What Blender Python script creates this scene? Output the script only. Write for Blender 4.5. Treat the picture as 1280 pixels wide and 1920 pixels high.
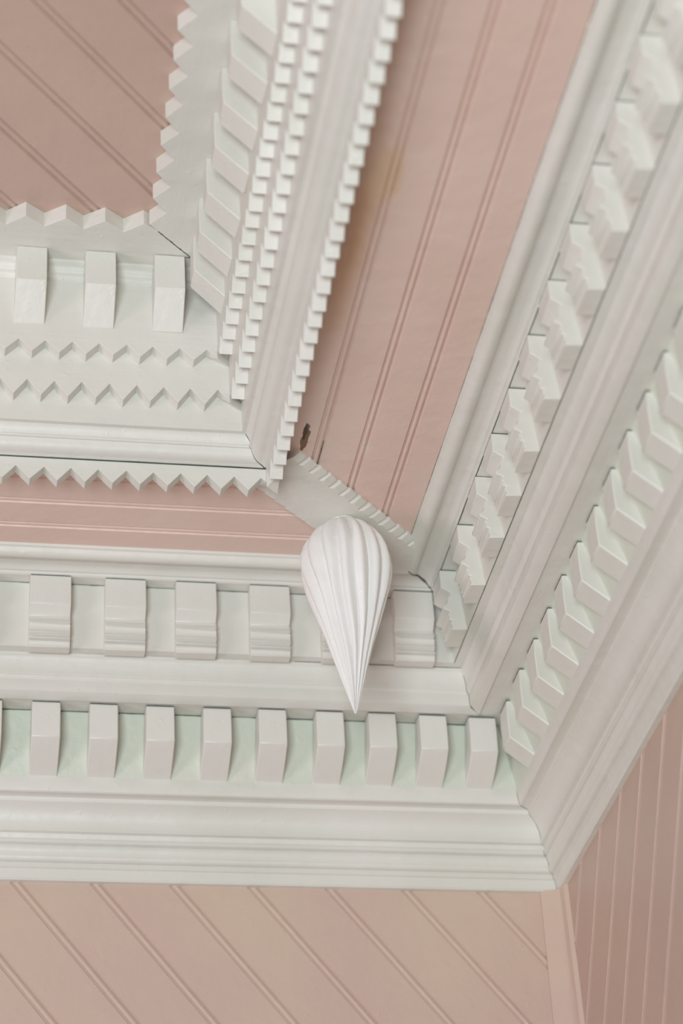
import bpy, bmesh, math, random
from mathutils import Vector, Matrix, noise
random.seed(7)
for o in list(bpy.data.objects): bpy.data.objects.remove(o)
scene = bpy.context.scene
C = scene.collection
PI = math.pi

# ------------------------------------------------------------------ camera
R = Vector((0.98463437, -0.16609753, -0.05391444))
U = Vector((-0.04843188, -0.55636618, 0.82952458))
F = Vector((0.16777816, 0.81416723, 0.55586168))
cd = bpy.data.cameras.new('camera'); cam = bpy.data.objects.new('camera', cd); C.objects.link(cam)
M = Matrix((R, U, -F)).transposed().to_4x4(); M.translation = Vector((-1.14752547, -3.84646258, -2.31450196))
cam.matrix_world = M
cd.sensor_fit = 'VERTICAL'; cd.sensor_height = 36.0; cd.sensor_width = 24.0
cd.lens = 4442.66983 / 1920 * 36
cd.clip_start = 0.05; cd.clip_end = 60
cd.dof.use_dof = True; cd.dof.focus_distance = 4.04; cd.dof.aperture_fstop = 1.8
scene.camera = cam

# ------------------------------------------------------------------ world, lights, exposure
w = bpy.data.worlds.new('room_light'); scene.world = w; w.use_nodes = True
bg = w.node_tree.nodes['Background']; bg.inputs[0].default_value = (1.0, 0.88, 0.76, 1); bg.inputs[1].default_value = 0.18

def area(name, loc, target, size, size_y, power, col):
    ld = bpy.data.lights.new(name, 'AREA'); ld.shape = 'RECTANGLE'; ld.size = size; ld.size_y = size_y
    ld.energy = power; ld.color = col
    o = bpy.data.objects.new(name, ld); C.objects.link(o); o.location = loc
    o.rotation_euler = (Vector(target) - Vector(loc)).to_track_quat('-Z', 'Y').to_euler()
    return o
area('window_daylight_front', (-2.3, -5.7, -2.75), (-.4, -.4, 0), 1.8, 1.5, 300, (0.88, 1.0, 1.03))
area('pink_bounce_fill_left', (-5.3, -2.6, -2.6), (-.4, -.4, 0), 1.8, 1.4, 118, (1.0, 0.85, 0.92))  # unseen fill added for pinkish bounce off the opposite wall

vs = scene.view_settings
vs.view_transform = 'Standard'; vs.look = 'None'; vs.gamma = 1.0; vs.use_curve_mapping = False
vs.exposure = -0.54

# ------------------------------------------------------------------ materials
def srgb(r, g, b):
    f = lambda c: ((c/255+0.055)/1.055)**2.4 if c > 10 else c/255/12.92
    return (f(r), f(g), f(b), 1)

def paint(name, col, col2=None, rough=0.42, bump=0.35, lumps=0.5, grain=None, chips=None):
    """old oil paint: brushed, slightly lumpy, faintly uneven in colour"""
    m = bpy.data.materials.new(name); m.use_nodes = True
    nt = m.node_tree; N = nt.nodes; Lk = nt.links
    b = N['Principled BSDF']; b.inputs['Roughness'].default_value = rough
    tc = N.new('ShaderNodeTexCoord')
    n1 = N.new('ShaderNodeTexNoise'); n1.inputs['Scale'].default_value = 3.2; n1.inputs['Detail'].default_value = 5
    Lk.new(tc.outputs['Object'], n1.inputs['Vector'])
    mx = N.new('ShaderNodeMix'); mx.data_type = 'RGBA'
    mx.inputs['A'].default_value = col; mx.inputs['B'].default_value = col2 or col
    rp = N.new('ShaderNodeMapRange'); rp.inputs[1].default_value = .38; rp.inputs[2].default_value = .66
    Lk.new(n1.outputs['Fac'], rp.inputs[0]); Lk.new(rp.outputs[0], mx.inputs['Factor'])
    out = mx.outputs['Result']
    if chips:
        n3 = N.new('ShaderNodeTexNoise'); n3.inputs['Scale'].default_value = 34; n3.inputs['Detail'].default_value = 6; n3.inputs['Roughness'].default_value = .65
        Lk.new(tc.outputs['Object'], n3.inputs['Vector'])
        r3 = N.new('ShaderNodeMapRange'); r3.inputs[1].default_value = chips[1]; r3.inputs[2].default_value = chips[1]+.02
        Lk.new(n3.outputs['Fac'], r3.inputs[0])
        m3 = N.new('ShaderNodeMix'); m3.data_type = 'RGBA'; m3.inputs['B'].default_value = chips[0]
        Lk.new(out, m3.inputs['A']); Lk.new(r3.outputs[0], m3.inputs['Factor']); out = m3.outputs['Result']
    Lk.new(out, b.inputs['Base Color'])
    # bump: fine brush grain + broad lumps
    mp = N.new('ShaderNodeMapping'); Lk.new(tc.outputs['Object'], mp.inputs['Vector'])
    if grain: mp.inputs['Rotation'].default_value = grain[0]; mp.inputs['Scale'].default_value = grain[1]
    n2 = N.new('ShaderNodeTexNoise'); n2.inputs['Scale'].default_value = 60; n2.inputs['Detail'].default_value = 4
    Lk.new(mp.outputs[0], n2.inputs['Vector'])
    bp = N.new('ShaderNodeBump'); bp.inputs['Strength'].default_value = bump; bp.inputs['Distance'].default_value = .0016
    Lk.new(n2.outputs['Fac'], bp.inputs['Height'])
    n4 = N.new('ShaderNodeTexNoise'); n4.inputs['Scale'].default_value = 22; n4.inputs['Detail'].default_value = 3
    Lk.new(tc.outputs['Object'], n4.inputs['Vector'])
    b2 = N.new('ShaderNodeBump'); b2.inputs['Strength'].default_value = lumps; b2.inputs['Distance'].default_value = .004
    Lk.new(n4.outputs['Fac'], b2.inputs['Height']); Lk.new(bp.outputs[0], b2.inputs['Normal'])
    n5 = N.new('ShaderNodeTexNoise'); n5.inputs['Scale'].default_value = 75; n5.inputs['Detail'].default_value = 1   # small blisters and drips
    Lk.new(tc.outputs['Object'], n5.inputs['Vector'])
    r5 = N.new('ShaderNodeMapRange'); r5.inputs[1].default_value = .69; r5.inputs[2].default_value = .80; Lk.new(n5.outputs['Fac'], r5.inputs[0])
    b5 = N.new('ShaderNodeBump'); b5.inputs['Strength'].default_value = .35; b5.inputs['Distance'].default_value = .0012
    Lk.new(r5.outputs[0], b5.inputs['Height']); Lk.new(b2.outputs[0], b5.inputs['Normal'])
    Lk.new(b5.outputs[0], b.inputs['Normal'])
    return m

CREAM = paint('cream_paint', srgb(226, 223, 216), srgb(221, 219, 210))
CREAM_X = paint('cream_brushed_along_back', srgb(226, 223, 216), srgb(219, 217, 208), grain=((0,0,0),(.06,1,1)), bump=.5)
CREAM_Y = paint('cream_brushed_along_right', srgb(226, 223, 216), srgb(219, 217, 208), grain=((0,0,0),(1,.06,1)), bump=.5)
MINT = paint('mint_tinted_paint', srgb(209, 215, 201), srgb(217, 217, 204), bump=.4)
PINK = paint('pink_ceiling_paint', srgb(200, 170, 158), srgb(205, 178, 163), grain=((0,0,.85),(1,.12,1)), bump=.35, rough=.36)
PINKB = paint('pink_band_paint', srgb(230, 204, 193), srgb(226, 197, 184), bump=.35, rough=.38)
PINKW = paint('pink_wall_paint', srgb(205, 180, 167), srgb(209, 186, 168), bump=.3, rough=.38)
PINKR = paint('pink_wall_paint_shaded', srgb(192, 165, 152), srgb(196, 170, 154), bump=.3, rough=.38)  # wall pink mixed darker, carrying the right wall's shading in its colour
PLASTER = paint('pendant_paint', srgb(243, 241, 240), srgb(240, 237, 234), bump=.5, lumps=.8, rough=.38)
DARK = paint('dark_open_joint', srgb(72, 86, 76), srgb(96, 104, 90), rough=.9)
WOOD = paint('bare_stained_wood', srgb(150, 112, 78), srgb(120, 86, 58), rough=.7)
STAIN = paint('ochre_water_stain', srgb(192, 150, 112), srgb(200, 160, 128), rough=.5)
FLOOR = paint('floorboards', srgb(160, 128, 104), srgb(140, 110, 88), rough=.5)

def add_stain(m, center, radii, col, edge, ragged, scale, strength=1.0):
    """a stain or bare patch with its own outline, at a fixed place on the surface"""
    nt = m.node_tree; N = nt.nodes; Lk = nt.links; b = N['Principled BSDF']
    src = b.inputs['Base Color'].links[0].from_socket
    tc = N.new('ShaderNodeTexCoord'); mp = N.new('ShaderNodeMapping')
    mp.vector_type = 'TEXTURE'; mp.inputs['Location'].default_value = center; mp.inputs['Scale'].default_value = radii
    mp.inputs['Rotation'].default_value = (0, 0, 0)
    Lk.new(tc.outputs['Object'], mp.inputs['Vector'])
    ln = N.new('ShaderNodeVectorMath'); ln.operation = 'LENGTH'; Lk.new(mp.outputs[0], ln.inputs[0])
    nz = N.new('ShaderNodeTexNoise'); nz.inputs['Scale'].default_value = scale; nz.inputs['Detail'].default_value = 4
    Lk.new(tc.outputs['Object'], nz.inputs['Vector'])
    ad = N.new('ShaderNodeMath'); ad.operation = 'MULTIPLY_ADD'; ad.inputs[1].default_value = ragged
    Lk.new(nz.outputs['Fac'], ad.inputs[0]); Lk.new(ln.outputs['Value'], ad.inputs[2])
    r = N.new('ShaderNodeMapRange'); r.inputs[1].default_value = 1+ragged*.5; r.inputs[2].default_value = 1+ragged*.5-edge; r.inputs[4].default_value = strength
    Lk.new(ad.outputs[0], r.inputs[0])
    mx = N.new('ShaderNodeMix'); mx.data_type = 'RGBA'; mx.inputs['B'].default_value = col
    Lk.new(src, mx.inputs['A']); Lk.new(r.outputs[0], mx.inputs['Factor']); Lk.new(mx.outputs['Result'], b.inputs['Base Color'])
add_stain(PINKB, (-.552, -1.16, 0), (.034, .34, .2), srgb(196, 148, 104), .9, .5, 9, .75)
add_stain(PINKB, (-.530, -1.325, 0), (.030, .075, .2), srgb(222, 190, 158), .35, .7, 22, .7)
add_stain(PINKB, (-.5475, -.672, 0), (.0065, .040, .2), srgb(128, 88, 52), .12, 1.6, 60, 1)
add_stain(PINKB, (-.5500, -.690, 0), (.0035, .024, .2), srgb(58, 36, 22), .12, 1.6, 80, 1)
add_stain(PINKB, (-.4385, -.650, 0), (.010, .024, .2), srgb(226, 206, 196), .12, 1.4, 70, 1)

# ------------------------------------------------------------------ mesh helpers
def link(name, bm, mat, parent=None, smooth=35, bevel=0, segs=2):
    me = bpy.data.meshes.new(name)
    bmesh.ops.recalc_face_normals(bm, faces=bm.faces[:])
    bm.to_mesh(me); bm.free()
    me.materials.append(mat)
    if smooth:
        me.shade_smooth(); me.set_sharp_from_angle(angle=math.radians(smooth))
    o = bpy.data.objects.new(name, me); C.objects.link(o)
    if parent: o.parent = parent
    if bevel:
        md = o.modifiers.new('worn_edges', 'BEVEL'); md.width = bevel; md.segments = segs
        md.limit_method = 'ANGLE'; md.angle_limit = math.radians(32); md.harden_normals = False
    return o
def struct(name, bm, mat, **k):
    o = link(name, bm, mat, **k); o['kind'] = 'structure'; return o
def tag(o, label, cat, group=None):
    o['label'] = label; o['category'] = cat
    if group: o['group'] = group
    return o

def P(side, d, s, z):
    """side 'B': run along the back wall, s = x ; side 'R': run along the right wall, s = y"""
    return Vector((s, -d, z)) if side == 'B' else Vector((-d, s, z))

XL, YN = -2.1, -3.0        # how far the two runs are built

def run(side, prof, end=None, step=.05, wob=.0007, seed=0, start_gap=0.0):
    """closed profile [(d,z)] extruded from the mitre to the far end"""
    end = end if end is not None else (XL if side == 'B' else YN)
    bm = bmesh.new()
    n = max(2, int(abs(end)/step)); rings = []
    for i in range(n+1):
        t = i/n; ring = []
        for (d, z) in prof:
            s0 = -d - start_gap; s = s0 + (end - s0)*t
            k = Vector((s*2.3 + seed*7.1, d*6 + (3 if side == 'B' else 9), z*6))
            wd = noise.noise(k)*wob; wz = noise.noise(k+Vector((31, 7, 3)))*wob
            if i == 0: wd = wz = 0
            ring.append(bm.verts.new(P(side, d+wd, s, z+wz)))
        rings.append(ring)
    m = len(prof)
    for a, b in zip(rings, rings[1:]):
        for j in range(m):
            bm.faces.new((a[j], a[(j+1) % m], b[(j+1) % m], b[j]))
    bm.faces.new(rings[0]); bm.faces.new(rings[-1][::-1])
    return bm

def arc(p, q, bulge, n=5):
    """points from p to q with a circular-ish bulge (positive = left of p->q)"""
    (a, b), (c, d) = p, q; dx, dz = c-a, d-b; L = math.hypot(dx, dz); nx, nz = -dz/L, dx/L
    return [(a+dx*t+nx*bulge*L*4*t*(1-t), b+dz*t+nz*bulge*L*4*t*(1-t)) for t in [i/n for i in range(n+1)]]

# ------------------------------------------------------------------ boards with bead grooves
def bead_profile(k, pitch, phase, bead=.0065, depth=.0045):
    """u positions / heights for one bead at the joint k: groove, bead, groove"""
    c = k*pitch + phase; g = .0035
    pts = [(c-bead-g, 0), (c-bead-g*.35, depth), (c-bead+g*.3, depth*.9), (c-bead*.55, depth*.25), (c, 0.0002),
           (c+bead*.55, depth*.25), (c+bead-g*.3, depth*.9), (c+bead+g*.35, depth), (c+bead+g, 0)]
    return pts
def board_sheet(origin, udir, vdir, ndir, u0, u1, v0, v1, pitch, phase, planes, nv=1, **k):
    """sheet spanned by u (across boards) and v (along boards); ndir points INTO the surface; planes = [(co, no)] cut away the +no side"""
    bm = bmesh.new(); us = [(u0, 0)]
    kk = math.ceil((u0-phase)/pitch)
    while kk*pitch + phase < u1:
        for p in bead_profile(kk, pitch, phase, **k):
            if us[-1][0] < p[0] < u1: us.append(p)
        kk += 1
    us.append((u1, 0))
    rows = []
    for j in range(nv+1):
        v = v0+(v1-v0)*j/nv
        rows.append([bm.verts.new(origin + udir*u + vdir*v + ndir*h) for u, h in us])
    for a, b in zip(rows, rows[1:]):
        for i in range(len(us)-1): bm.faces.new((a[i], a[i+1], b[i+1], b[i]))
    for co, no in planes:
        bmesh.ops.bisect_plane(bm, geom=bm.verts[:]+bm.edges[:]+bm.faces[:], plane_co=co, plane_no=no, clear_outer=True)
    # give it thickness behind
    r = bmesh.ops.extrude_face_region(bm, geom=bm.faces[:])
    for v in [g for g in r['geom'] if isinstance(g, bmesh.types.BMVert)]: v.co += ndir*.022
    return bm

X, Y, Z = Vector((1,0,0)), Vector((0,1,0)), Vector((0,0,1))
WD = -.012                                   # wall planes sit at d = WD
th = math.radians(51.4)
# back wall: boards fall to the right
along = Vector((math.cos(th), 0, -math.sin(th))); across = Vector((math.sin(th), 0, math.cos(th)))
pit = .1405*math.sin(th); ph = (-.2805)*math.sin(th)
org = Vector((0, -WD, -.498))
bm = board_sheet(org, across, along, Y, -2.6, 1.2, -2.6, 2.2, pit, ph,
                 [(Vector((XL,0,0)), -X), (Vector((-WD,0,0)), X), (Vector((0,0,-1.25)), -Z), (Vector((0,0,-.10)), Z)])
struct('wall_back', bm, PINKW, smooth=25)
# right wall: mirror image
along = Vector((0, math.cos(th), -math.sin(th))); across = Vector((0, math.sin(th), math.cos(th)))
pit = .1345*math.sin(th); ph = (-.274)*math.sin(th)
org = Vector((-WD, 0, -.498))
bm = board_sheet(org, across, along, X, -3.4, 1.2, -3.2, 2.6, pit, ph,
                 [(Vector((0,YN,0)), -Y), (Vector((0,-WD,0)), Y), (Vector((0,0,-1.25)), -Z), (Vector((0,0,-.10)), Z)], bead=.0040, depth=.0026)
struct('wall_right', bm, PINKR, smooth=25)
# inner ceiling panel, boards run diagonally
ZC = .347; tc_ = math.radians(48.9)
along = Vector((math.cos(tc_), math.sin(tc_), 0)); across = Vector((math.sin(tc_), -math.cos(tc_), 0))
bm = board_sheet(Vector((0,0,ZC)), across, along, Z, -2.2, 2.6, -4.0, 0.2, .1068, .061,
                 [(Vector((-.72,0,0)), X), (Vector((0,-.72,0)), Y), (Vector((XL,0,0)), -X), (Vector((0,YN,0)), -Y)])
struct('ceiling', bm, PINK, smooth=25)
# flat ceiling band round the tray, mitred at the corner
for side in 'BR':
    if side == 'B':
        bm = board_sheet(Vector((0,0,0)), -Y, X, Z, .23, .63, XL, 0, .0745, .0725,
                         [(Vector((0,0,0)), Vector((1,-1,0)).normalized())], bead=.005)
    else:
        bm = board_sheet(Vector((0,0,0)), -X, Y, Z, .23, .63, YN, 0, .0745, .0725,
                         [(Vector((0,0,0)), Vector((-1,1,0)).normalized())], bead=.005)
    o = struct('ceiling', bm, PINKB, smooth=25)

# ------------------------------------------------------------------ mouldings
CROWN = [(-.020,-.504), (-.003,-.5030)] + [(0,-.4996), (.0018,-.4832), (.0055,-.4812), (.0062,-.4738)] + \
        arc((.0058,-.4728), (.0158,-.4648), -.22, 4) + [(.0122,-.4632)] + arc((.0130,-.4622), (.0195,-.4452), .12, 5) + \
        [(.0155,-.4440)] + arc((.0168,-.4430), (.0225,-.4340), -.35, 4) + [(.0180,-.4325), (.0192,-.4310), (.0212,-.4230), (.0272,-.4212), (.0272,-.4188)] + \
        arc((.0268,-.4172), (.0475,-.377), .15, 8) + [(.0510,-.3748), (.0515,-.3672)] + [(.0535,-.3662), (.071,-.3672)] + \
        arc((.0738,-.3655), (.0768,-.342), -.06, 3) + [(.0768,-.3385), (.073,-.3365), (-.020,-.3365)]
FRIEZE1 = [(.060,-.345), (.0735,-.343), (.1125,-.224), (.060,-.224)]
MID = [(.095,-.2255), (.1525,-.2262), (.1555,-.2285), (.159,-.228)] + [(.1735,-.2225), (.1755,-.221), (.177,-.2005), (.1765,-.199)] + \
      [(.1795,-.196), (.1812,-.1935), (.1805,-.191)] + arc((.1815,-.190), (.188,-.159), .07, 6) + [(.1905,-.157), (.1905,-.1515), (.188,-.150), (.095,-.150)]
FRIEZE2 = [(.180,-.1515), (.2065,-.1495), (.2175,-.0235), (.180,-.0235)]
TOP = [(.150,-.0235), (.2435,-.0235), (.2465,-.0215), (.2475,-.018)] + arc((.2515,-.0175), (.2685,-.0115), .12, 5) + \
      [(.2755,-.0105), (.2815,-.0122)] + arc((.2835,-.0145), (.3075,-.0060), -.30, 8) + [(.311,-.0045), (.3125,0.001), (.150,.001)]
TRAY = [(.575,-.0200), (.6085,-.0203)] + arc((.6115,-.0190), (.6325,-.0040), -.22, 7) + [(.6335,-.0015), (.6365,-.001), (.6375,.0025), (.6345,.004)] + \
       arc((.6330,.0065), (.6455,.0235), .10, 5) + [(.6465,.0275), (.6440,.0290), (.575,.0290)]
FACE_C = [(.615,.020), (.650,.022), (.650,.150), (.615,.150)]
FRIEZE3 = [(.640,.1665), (.694,.1665), (.694,.300), (.640,.300)]
COVE = [(.680,.284), (.692,.2845), (.700,.2905)] + [(.7015,.2935), (.7015,.299)] + arc((.7030,.3010), (.7140,.3120), .15, 4) + [(.7160,.3140), (.7160,.3175), (.680,.3175)]
trims = [('trim_1', CROWN, None), ('trim_2', FRIEZE1, MINT), ('trim_3', MID, None), ('trim_4', FRIEZE2, None), ('trim_5', TOP, None),
         ('trim_6', TRAY, None), ('trim_7', FACE_C, None), ('trim_8', FRIEZE3, None), ('trim_9', COVE, None)]
for i, (n, pr, m) in enumerate(trims):
    for side in 'BR':
        gap = 0.0
        o = struct(n if side == 'B' else 'trim_%d' % (31+i), run(side, pr, seed=i, start_gap=gap), m or (CREAM_X if side == 'B' else CREAM_Y), smooth=32)
# corner board where the two pink walls meet
bm = bmesh.new()
prof = [(-.029,.012), (-.030,.004), (-.024,-.001), (-.006,-.006), (.002,-.012), (.0045,-.030), (.012,-.034), (.012,.012)]
rings = [[bm.verts.new((a - (.0035 if a < 0 else 0)*t*1.5, b - (.012*t if b < -.01 else 0), -.5035-.75*t)) for a, b in prof] for t in (0, .33, .66, 1)]
for a, b in zip(rings, rings[1:]):
    for j in range(len(prof)): bm.faces.new((a[j], a[(j+1) % len(prof)], b[(j+1) % len(prof)], b[j]))
bm.faces.new(rings[0]); bm.faces.new(rings[-1][::-1])
struct('trim_10', bm, PINKW, smooth=40)
# floor far below, so daylight bounces back up warm
bm = bmesh.new(); vs_ = [bm.verts.new(p) for p in ((-7,-8,-4.0), (.1,-8,-4.0), (.1,.1,-4.0), (-7,.1,-4.0))]; bm.faces.new(vs_)
r = bmesh.ops.extrude_face_region(bm, geom=bm.faces[:])
for v in [g for g in r['geom'] if isinstance(g, bmesh.types.BMVert)]: v.co.z -= .05
struct('floor', bm, FLOOR, smooth=0)

# ------------------------------------------------------------------ zigzag boards
def zig_vertical(side, front, back, ztop, zval, ztip, pitch, phase, jit=.0008):
    """board standing upright whose lower edge is cut into pointed teeth. phase = position of one tip"""
    end = XL if side == 'B' else YN
    bm = bmesh.new(); s_end_f, s_end_b = -front, -back
    pts = []; k = math.ceil((end-phase)/(pitch/2))
    pos = []
    while True:
        s = phase + k*pitch/2
        if s > s_end_f + .0: break
        pos.append((s + random.uniform(-jit, jit), (ztip if k % 2 == 0 else zval) + random.uniform(-jit, jit))); k += 1
    # last partial tooth
    s = s_end_f; k0 = k-1; f = (s - (phase+k0*pitch/2))/(pitch/2); a = ztip if k0 % 2 == 0 else zval; b = zval if k0 % 2 == 0 else ztip
    pos.append((s, a+(b-a)*f))
    fr = [bm.verts.new(P(side, front, s, z)) for s, z in pos]
    bk = [bm.verts.new(P(side, back, s if i < len(pos)-1 else s_end_b, z)) for i, (s, z) in enumerate(pos)]
    ft = [bm.verts.new(P(side, front, s, ztop)) for s, z in pos]
    bt = [bm.verts.new(P(side, back, s if i < len(pos)-1 else s_end_b, ztop)) for i, (s, z) in enumerate(pos)]
    for i in range(len(pos)-1):
        bm.faces.new((fr[i], fr[i+1], ft[i+1], ft[i])); bm.faces.new((bk[i+1], bk[i], bt[i], bt[i+1]))
        bm.faces.new((fr[i+1], fr[i], bk[i], bk[i+1])); bm.faces.new((ft[i], ft[i+1], bt[i+1], bt[i]))
    bm.faces.new((fr[0], ft[0], bt[0], bk[0])); bm.faces.new((fr[-1], bk[-1], bt[-1], ft[-1]))
    return bm
def zig_flat(side, z0, z1, dback, dval, dtip, pitch, phase):
    """board lying flat under the ceiling, its inner edge cut into teeth"""
    end = XL if side == 'B' else YN
    bm = bmesh.new(); pos = []; k = math.ceil((end-phase)/(pitch/2))
    while phase + k*pitch/2 < -dval - .004:
        pos.append((phase + k*pitch/2 + random.uniform(-.001, .001), (dtip if k % 2 == 0 else dval) + random.uniform(-.001, .001))); k += 1
    dl = dval + (dtip-dval)*.35; pos.append((-dl, dl))
    lo = [bm.verts.new(P(side, d, s, z0)) for s, d in pos]; hi = [bm.verts.new(P(side, d, s, z1)) for s, d in pos]
    lb = [bm.verts.new(P(side, dback, s if i < len(pos)-1 else -dback, z0)) for i, (s, d) in enumerate(pos)]
    hb = [bm.verts.new(P(side, dback, s if i < len(pos)-1 else -dback, z1)) for i, (s, d) in enumerate(pos)]
    for i in range(len(pos)-1):
        bm.faces.new((lo[i], lo[i+1], lb[i+1], lb[i])); bm.faces.new((hi[i+1], hi[i], hb[i], hb[i+1]))
        bm.faces.new((lo[i+1], lo[i], hi[i], hi[i+1])); bm.faces.new((lb[i], lb[i+1], hb[i+1], hb[i]))
    bm.faces.new((lo[0], lb[0], hb[0], hi[0])); bm.faces.new((lo[-1], hi[-1], hb[-1], lb[-1]))
    return bm
zb = [
 ('B', .605, .583, -.0218, -.039, -.0655, .0456, -.6354, 'cream sawtooth board on back side, teeth over the pink band below tray moulding'),
 ('R', .605, .583, -.0218, -.039, -.0655, .0408, -.6400, 'cream sawtooth board on right side, teeth over the wide pink band beside tray moulding'),
 ('B', .672, .650, .1665, .090, .0586, .0456, -.6690, 'cream sawtooth board on back side of tray, lower of the two just above the moulding'),
 ('R', .672, .650, .1665, .090, .0586, .0430, -.6900, 'cream sawtooth board on right side of tray, nearer the moulding of the two'),
 ('B', .694, .672, .1670, .157, .1334, .0452, -.6890, 'cream sawtooth board on back side of tray, right under the plain dentil blocks'),
 ('R', .694, .672, .1670, .157, .1334, .0405, -.7150, 'cream sawtooth board on right side of tray, right beside the slanting dentil blocks'),
]
for side, fr, bk, zt, zv, zp, pt, phs, lab in zb:
    o = link('sawtooth_board', zig_vertical(side, fr, bk, zt, zv, zp, pt, phs), CREAM_X if side == 'B' else CREAM_Y, smooth=0, bevel=.0009)
    tag(o, lab, 'board', 'sawtooth boards around the ceiling tray')
for side, phs, pt, lab in (('B', -.8300, .0655, 'flat cream sawtooth board edging diagonal pink ceiling panel, horizontal run above dentils'),
                           ('R', -.8215, .0645, 'flat cream sawtooth board edging diagonal pink ceiling panel, run climbing to the top edge')):
    o = link('sawtooth_board', zig_flat(side, .3165, .3475, .690, .7965, .822, pt, phs), CREAM_X if side == 'B' else CREAM_Y, smooth=0, bevel=.0009)
    tag(o, lab, 'board', 'sawtooth boards around the ceiling tray')

# ------------------------------------------------------------------ blocks
def block_bm(side, prof, width):
    """block with profile (d,z); spans s = -width/2 .. width/2, origin left at d=0"""
    bm = bmesh.new()
    def Q(d, s, z): return P(side, d, s, z)
    a = [bm.verts.new(Q(d, -width/2, z)) for d, z in prof]; b = [bm.verts.new(Q(d, width/2, z)) for d, z in prof]
    n = len(prof)
    for j in range(n): bm.faces.new((a[j], a[(j+1) % n], b[(j+1) % n], b[j]))
    bm.faces.new(a); bm.faces.new(b[::-1])
    return bm
def place(proto, side, s, i, label, group, cat, wz=None):
    o = proto if i == 0 else proto.copy()
    if i:
        C.objects.link(o)
        for ch in list(proto.children):
            c = ch.copy(); C.objects.link(c); c.parent = o
    v = P(side, random.uniform(-.0012, .0012), s, random.uniform(-.0008, .0008))
    o.location = v
    o.rotation_euler = (random.uniform(-.0015, .0015), random.uniform(-.0015, .0015), random.uniform(-.0022, .0022))
    return tag(o, label, cat, group)
def cap(proto, side, d0, d1, z, width):
    """dark open joint between the top of a block and the soffit"""
    bm = bmesh.new(); n = 10; rows = []
    for i in range(n+1):
        s = -width/2 + .001 + (width-.002)*i/n; f = d1 + .0006*noise.noise(Vector((i*.9, d1*40, z*10)))
        rows.append([bm.verts.new(P(side, a, s, b)) for a, b in ((d0, z-.0004), (f, z-.0004), (f, z+.0016), (d0, z+.0016))])
    for a, b in zip(rows, rows[1:]):
        for j in range(4): bm.faces.new((a[j], a[(j+1) % 4], b[(j+1) % 4], b[j]))
    bm.faces.new(rows[0]); bm.faces.new(rows[-1][::-1])
    o = link('open_joint', bm, DARK, proto, smooth=0)
    return o
ORD = ['', 'second', 'third', 'fourth', 'fifth', 'sixth', 'seventh', 'eighth', 'ninth', 'tenth', 'eleventh', 'twelfth', 'thirteenth', 'fourteenth']
def ordl(i, n, far):
    if i == 0: return 'nearest the corner'
    if i == n-1: return far
    return ORD[i] + ' from the corner'

# lower frieze, back side
pB = [(.150,-.2294), (.1515,-.262), (.149,-.298), (.1195,-.3175), (.0775,-.3375), (.0725,-.343), (.110,-.228)]
mid = [(-.1756-.1216)/2, (-.2699-.2134)/2, (-.3626-.3085)/2, (-.4573-.4066)/2, (-.5639-.5098)/2, (-.6637-.6091)/2, (-.7635-.7142)/2, (-.8644-.8136)/2, (-.9652-.9177)/2, -1.0440]
p0 = link('bracket_block', block_bm('B', pB, .0505), CREAM, smooth=20, bevel=.0022)
cap(p0, 'B', .113, .1485, -.2290, .0505)
for i, s in enumerate(mid):
    place(p0, 'B', s, i, 'plain bent cream block in lowest row above back wall cornice, ' + ordl(i, len(mid), 'cut by left photo edge'),
          'plain blocks of the lowest row on the back side', 'block')
# lower frieze, right side (near end y values)
pR = [(.1195,-.2294), (.121,-.262), (.1205,-.304), (.079,-.3385), (.0725,-.343), (.106,-.2285)]
ys = [-.2148, -.3263, -.4311, -.534, -.6376, -.7399, -.8455, -.9494, -1.0492, -1.1507, -1.247, -1.351]
p0 = link('bracket_block', block_bm('R', pR, .052), CREAM, smooth=20, bevel=.0022)
cap(p0, 'R', .1075, .1190, -.2290, .052)
for i, y in enumerate(ys):
    place(p0, 'R', y+.026, i, 'plain bent cream block in lowest row along right wall cornice, ' + ordl(i, len(ys), 'cut by right photo edge'),
          'plain blocks of the lowest row on the right side', 'block')
# upper frieze, back side : fluted blocks
pB = [(.2460,-.0254), (.2465,-.083), (.2450,-.0850), (.2290,-.0990), (.2285,-.1020)] + arc((.2320,-.1030), (.2375,-.1120), -.22, 3) + \
     [(.2290,-.1150), (.2285,-.1175)] + arc((.2345,-.1190), (.2345,-.1360), -.16, 4) + [(.2240,-.1400), (.2250,-.1425), (.2310,-.1440), (.2320,-.1475), (.2225,-.1500)] + arc((.2280,-.1515), (.2240,-.1640), -.14, 4) + [(.2040,-.1650), (.2040,-.1400), (.2150,-.0254)]
pB = [(d, z if z > -.14 else -.14+(z+.14)*.85) for d, z in pB]
ctr = [(-.3185-.2452)/2, -.4170, (-.5832-.5108)/2, (-.7171-.6455)/2, (-.8446-.7719)/2, (-.9791-.9064)/2, -1.0850]
p0 = link('scalloped_block', block_bm('B', pB, .0730), CREAM, smooth=20, bevel=.0012)
cap(p0, 'B', .2165, .2455, -.0250, .073)
labs = ['fluted cream block on back side just right of the hanging pendant, nearest the corner',
        'fluted cream block on back side mostly hidden behind the hanging pendant',
        'fluted cream block on back side, first one fully visible left of the pendant',
        'fluted cream block on back side, second one left of the pendant',
        'fluted cream block on back side, third one left of the pendant',
        'fluted cream block on back side, leftmost complete one under the pink band',
        'fluted cream block on back side, a sliver cut off by left photo edge']
for i, s in enumerate(ctr): place(p0, 'B', s, i, labs[i], 'fluted blocks of the middle row on the back side', 'block')
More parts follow.
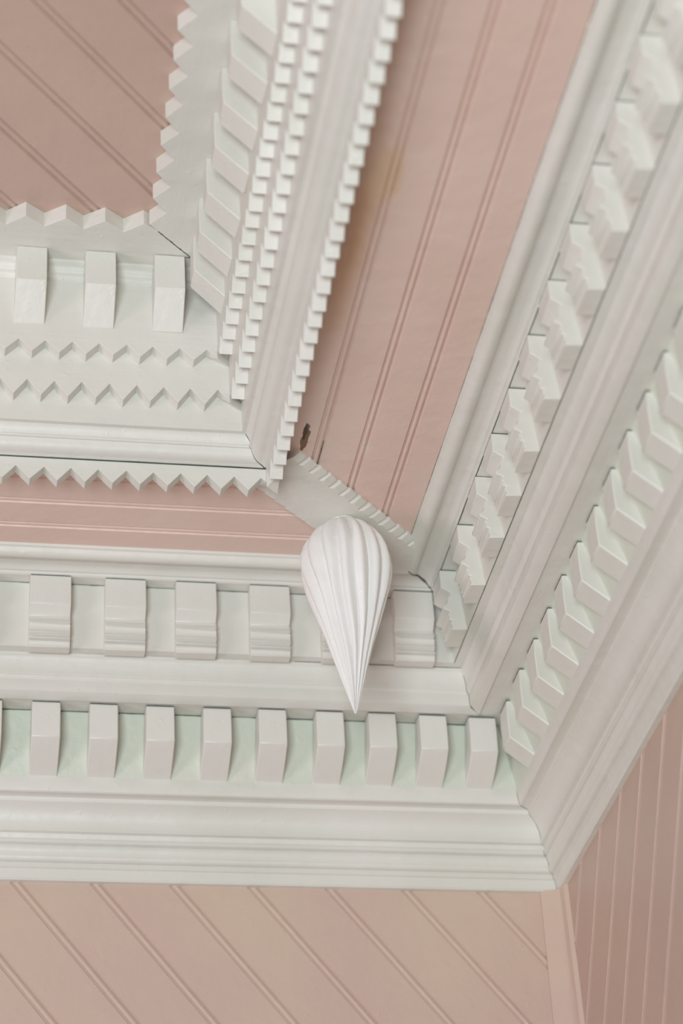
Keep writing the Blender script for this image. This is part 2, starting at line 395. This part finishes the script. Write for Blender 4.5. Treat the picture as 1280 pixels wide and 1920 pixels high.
# upper frieze, right side
pR = [(.2465,-.0254), (.2470,-.0600), (.2455,-.0620), (.2300,-.0720), (.2295,-.0750)] + arc((.2360,-.0850), (.2455,-.1010), -.16, 4) + \
     [(.2460,-.1060), (.2335,-.1120), (.2335,-.1150)] + arc((.2385,-.1170), (.2375,-.1285), -.25, 3) + [(.2300,-.1310), (.2300,-.1335)] + arc((.2345,-.1350), (.2340,-.1500), -.22, 3) + \
     [(.2180,-.1490), (.2040,-.1490), (.2150,-.0254)]
ys = [-.3219, -.4725, -.6212, -.7479, -.874, -1.0142, -1.1489, -1.2821, -1.4121, -1.5427, -1.6706, -1.800]
p0 = link('scalloped_block', block_bm('R', pR, .062), CREAM, smooth=20, bevel=.0012)
cap(p0, 'R', .2165, .2460, -.0250, .062)
for i, y in enumerate(ys):
    place(p0, 'R', y+.031, i, 'fluted cream block in middle row along right side, ' + ordl(i, len(ys), 'cut off by the top photo edge'),
          'fluted blocks of the middle row on the right side', 'block')
# tray dentils
pD = [(.7450,.3160), (.7460,.280), (.7455,.2445), (.7435,.2410), (.6950,.1890), (.6925,.1900), (.6925,.2850), (.700,.2900), (.7150,.3160)]
p0 = link('dentil_block', block_bm('B', pD, .0515), CREAM, smooth=20, bevel=.0018)
cx = [(-.8034-.7518)/2, (-.9209-.8691)/2, (-1.0387-.9866)/2]
tl = ['plain cream dentil block hanging in tray back side, nearest the corner', 'plain cream dentil block in tray back side, middle of the three', 'plain cream dentil block in tray back side, leftmost of the three']
for i, s in enumerate(cx): place(p0, 'B', s, i, tl[i], 'plain dentil blocks on the back side of the tray', 'block')
ys = [-.7978, -.8971, -.9939, -1.1025, -1.2031, -1.3036, -1.405]
p0 = link('dentil_block', block_bm('R', pD, .049), CREAM, smooth=20, bevel=.0018)
for i, y in enumerate(ys):
    place(p0, 'R', y+.0245, i, 'slanting cream dentil block in tray right side, ' + ordl(i, len(ys), 'cut off by the top photo edge'),
          'plain dentil blocks on the right side of the tray', 'block')

# ------------------------------------------------------------------ mitre strip under the pendant
def strip():
    bm = bmesh.new(); e1 = Vector((1,1,0)).normalized(); e2 = Vector((1,-1,0)).normalized()   # e2 points to the right edge
    a0, a1 = -.600*math.sqrt(2), -.318*math.sqrt(2); hw = .0600; z0, z1 = -.0150, .0005
    n = 13; pr = []; pitch = (a1-a0-.012)/n
    def edge(hw, notch, shift, sgn):
        out = []
        for i in range(n):
            a = a0+i*pitch+shift + random.uniform(-.0012, .0012)
            out += [(a, sgn*hw), (a+pitch*.62, sgn*(hw-.001)), (a+pitch*.80, sgn*(hw-notch))]
        out += [(a0+n*pitch+shift, sgn*hw), (a1+.012, sgn*hw*.62)]
        return out
    def outline(hw, notch, shift):
        return edge(hw, notch, shift, 1) + [(a1+.034, 0.0)] + edge(hw, notch, shift, -1)[::-1]
    lo_ = outline(.0490, .0050, .0); mid_ = outline(.0505, .0055, .001); hi_ = outline(.0610, .0035, .010); top_ = outline(.0612, .0035, .010)
    L = [[bm.verts.new(e1*a + e2*b + Z*z) for a, b in o_] for o_, z in ((lo_, -.0165), (mid_, -.0155), (hi_, -.0040), (top_, .0008))]
    m = len(lo_)
    for A_, B_ in zip(L, L[1:]):
        for j in range(m): bm.faces.new((A_[j], A_[(j+1) % m], B_[(j+1) % m], B_[j]))
    bm.faces.new(L[0]); bm.faces.new(L[-1][::-1])
    return bm
o = link('mitre_board', strip(), CREAM, smooth=0, bevel=.0009)
tag(o, 'short cream notched board covering the diagonal joint of pink band behind the pendant', 'board')

# ------------------------------------------------------------------ pendant
pend = bpy.data.objects.new('hanging_pendant', None); C.objects.link(pend); pend.location = (-.445, -.445, -.0207)
tag(pend, 'white fluted cone-shaped wooden drop hanging point-down from the diagonal corner board', 'pendant')
def pendant_bm():
    bm = bmesh.new()
    prof = [(0,.030), (.008,.040), (.018,.052), (.032,.0640), (.048,.0730), (.066,.0785), (.086,.0805), (.106,.0790), (.128,.0745), (.150,.0685),
            (.175,.0610), (.200,.0535), (.225,.0460), (.250,.0388), (.275,.0316), (.300,.0245), (.325,.0178), (.348,.0112), (.366,.0060), (.380,.0020)]
    # smooth resample
    seg = 15*14; ribs = 15; rings = []
    for k, (z, r) in enumerate(prof):
        ring = []
        for i in range(seg):
            t = i/seg; a = 2*PI*t + .42*(z/.38)**.8 + .05*math.sin(z*26 + 3*t*2*PI)
            ph_ = (t*ribs) % 1.0
            wob = noise.noise(Vector((math.cos(2*PI*t)*3, math.sin(2*PI*t)*3, z*14)))
            q = (1-ph_) ; sc = (math.sin(PI*q**1.5))**.8 if 0 < q < 1 else 0   # rounded rib, steeper on one flank
            dep = .0125*min(1, (r/.06)**.7)*min(1, .35+z/.05)
            rr = r*(1+.012*wob) - dep*(1-sc) + .0008*wob
            ring.append(bm.verts.new((max(rr, .0005)*math.cos(a), max(rr, .0005)*math.sin(a), -z*.986)))
        rings.append(ring)
    for a, b in zip(rings, rings[1:]):
        for j in range(seg): bm.faces.new((a[j], a[(j+1) % seg], b[(j+1) % seg], b[j]))
    bm.faces.new(rings[0]); tip = bm.verts.new((0,0,-.3775))
    for j in range(seg): bm.faces.new((rings[-1][(j+1) % seg], rings[-1][j], tip))
    return bm
o = link('drop', pendant_bm(), PLASTER, pend, smooth=70)
bm = bmesh.new(); bmesh.ops.create_cone(bm, cap_ends=True, segments=24, radius1=.0270, radius2=.0285, depth=.010, matrix=Matrix.Translation((0,0,-.0015)))
link('base_collar', bm, CREAM, pend, bevel=.001)

# ------------------------------------------------------------------ open joints between the boards (dark gaps in the old paint)
def offset_profile(prof, amt, seed):
    """closed profile pushed outward by a small irregular amount"""
    n = len(prof); area2 = sum(prof[i][0]*prof[(i+1) % n][1]-prof[(i+1) % n][0]*prof[i][1] for i in range(n))
    sg = 1 if area2 > 0 else -1; out = []
    for i in range(n):
        (a, b), (c, d) = prof[i-1], prof[(i+1) % n]; dx, dz = c-a, d-b; l = math.hypot(dx, dz) or 1
        out.append((prof[i][0] + sg*dz/l*amt, prof[i][1] - sg*dx/l*amt))
    return out
def dense(prof, step=.004):
    out = []
    n = len(prof)
    for i in range(n):
        (a, b), (c, d) = prof[i], prof[(i+1) % n]; k = max(1, int(math.hypot(c-a, d-b)/step))
        out += [(a+(c-a)*j/k, b+(d-b)*j/k) for j in range(k)]
    return out
def mitre_gap(name, prof, half, amt, seed):
    """thin dark plate standing in the mitre of a moulding, with a wandering width"""
    pr = offset_profile(dense(prof), amt, seed); bm = bmesh.new(); e2 = Vector((1,-1,0)).normalized()
    A_, B_ = [], []
    for i, (d, z) in enumerate(pr):
        w0 = noise.noise(Vector((d*60, z*60, seed)))
        c = .0011*noise.noise(Vector((d*35+9, z*35, seed+4)))
        h = half*max(.08, .55+1.5*w0)
        A_.append(bm.verts.new(Vector((-d, -d, z)) + e2*(c+h))); B_.append(bm.verts.new(Vector((-d, -d, z)) + e2*(c-h)))
    n = len(pr)
    for j in range(n): bm.faces.new((A_[j], A_[(j+1) % n], B_[(j+1) % n], B_[j]))
    bm.faces.new(A_); bm.faces.new(B_[::-1])
    return struct(name, bm, DARK, smooth=0)
mitre_gap('trim_11', TRAY, .0010, .0004, 1)
mitre_gap('trim_12', MID, .0014, .0004, 2)
mitre_gap('trim_13', TOP, .0022, .0005, 3)
mitre_gap('trim_14', CROWN, .0007, .0004, 5)
def line_gap(name, side, d, z, dd, dz, seed, s0=None, s1=None):
    """long hair-thin dark joint of wandering width; (dd, dz) is the half thickness"""
    bm = bmesh.new(); s0 = -d if s0 is None else s0; s1 = (XL if side == 'B' else YN) if s1 is None else s1
    n = int(abs(s1-s0)/.006); rings = []
    for i in range(n+1):
        s = s0+(s1-s0)*i/n; k = .15+1.0*abs(noise.noise(Vector((s*40, seed, 0))))+1.1*noise.noise(Vector((s*9, seed, 2)))
        k = max(-.02, k); o = .0005*noise.noise(Vector((s*25, seed, 6)))
        rings.append([bm.verts.new(P(side, d+a, s, z+b*k+o)) for a, b in ((-dd, -dz), (dd, -dz), (dd, dz), (-dd, dz))])
    for a, b in zip(rings, rings[1:]):
        for j in range(4): bm.faces.new((a[j], a[(j+1) % 4], b[(j+1) % 4], b[j]))
    bm.faces.new(rings[0]); bm.faces.new(rings[-1][::-1])
    return struct(name, bm, DARK, smooth=0)
line_gap('trim_15', 'B', .6035, -.0209, .0032, .0009, 1)
line_gap('trim_16', 'B', .2172, -.0238, .0012, .0012, 2)
line_gap('trim_17', 'R', .2060, -.1502, .0006, .0004, 3)
line_gap('trim_18', 'B', .1905, -.1512, .0010, .0007, 4, s1=-.5)
line_gap('trim_19', 'R', .2445, -.0235, .0008, .0007, 5)
line_gap('trim_20', 'R', .3120, -.0002, .0008, .0008, 6)
line_gap('trim_21', 'B', .7420, .3160, .0006, .0006, 7, s1=-.80)
line_gap('trim_22', 'B', .1125, -.2262, .0012, .0009, 8)
line_gap('trim_24', 'R', .4440, .0042, .0012, .0016, 9, s0=-.530, s1=-.72)
line_gap('trim_25', 'R', .5130, .0042, .0008, .0012, 10, s0=-.580, s1=-.66)
# mitre of the flat sawtooth boards
bm = bmesh.new(); e1 = Vector((1,1,0)).normalized(); e2 = Vector((1,-1,0)).normalized()
A_, B_ = [], []
for i in range(30):
    t = i/29; d = .7160+.0880*t; h = .0011*max(.3, .7+noise.noise(Vector((t*20,3,1)))) ; c = .0012*noise.noise(Vector((t*9,1,1)))
    A_.append(Vector((-d,-d,0))+e2*(c+h)); B_.append(Vector((-d,-d,0))+e2*(c-h))
pts = A_+B_[::-1]; lo = [bm.verts.new(p+Z*.3160) for p in pts]; hi = [bm.verts.new(p+Z*.3200) for p in pts]; m = len(pts)
for j in range(m): bm.faces.new((lo[j], lo[(j+1) % m], hi[(j+1) % m], hi[j]))
bm.faces.new(lo); bm.faces.new(hi[::-1])
struct('trim_23', bm, DARK, smooth=0)
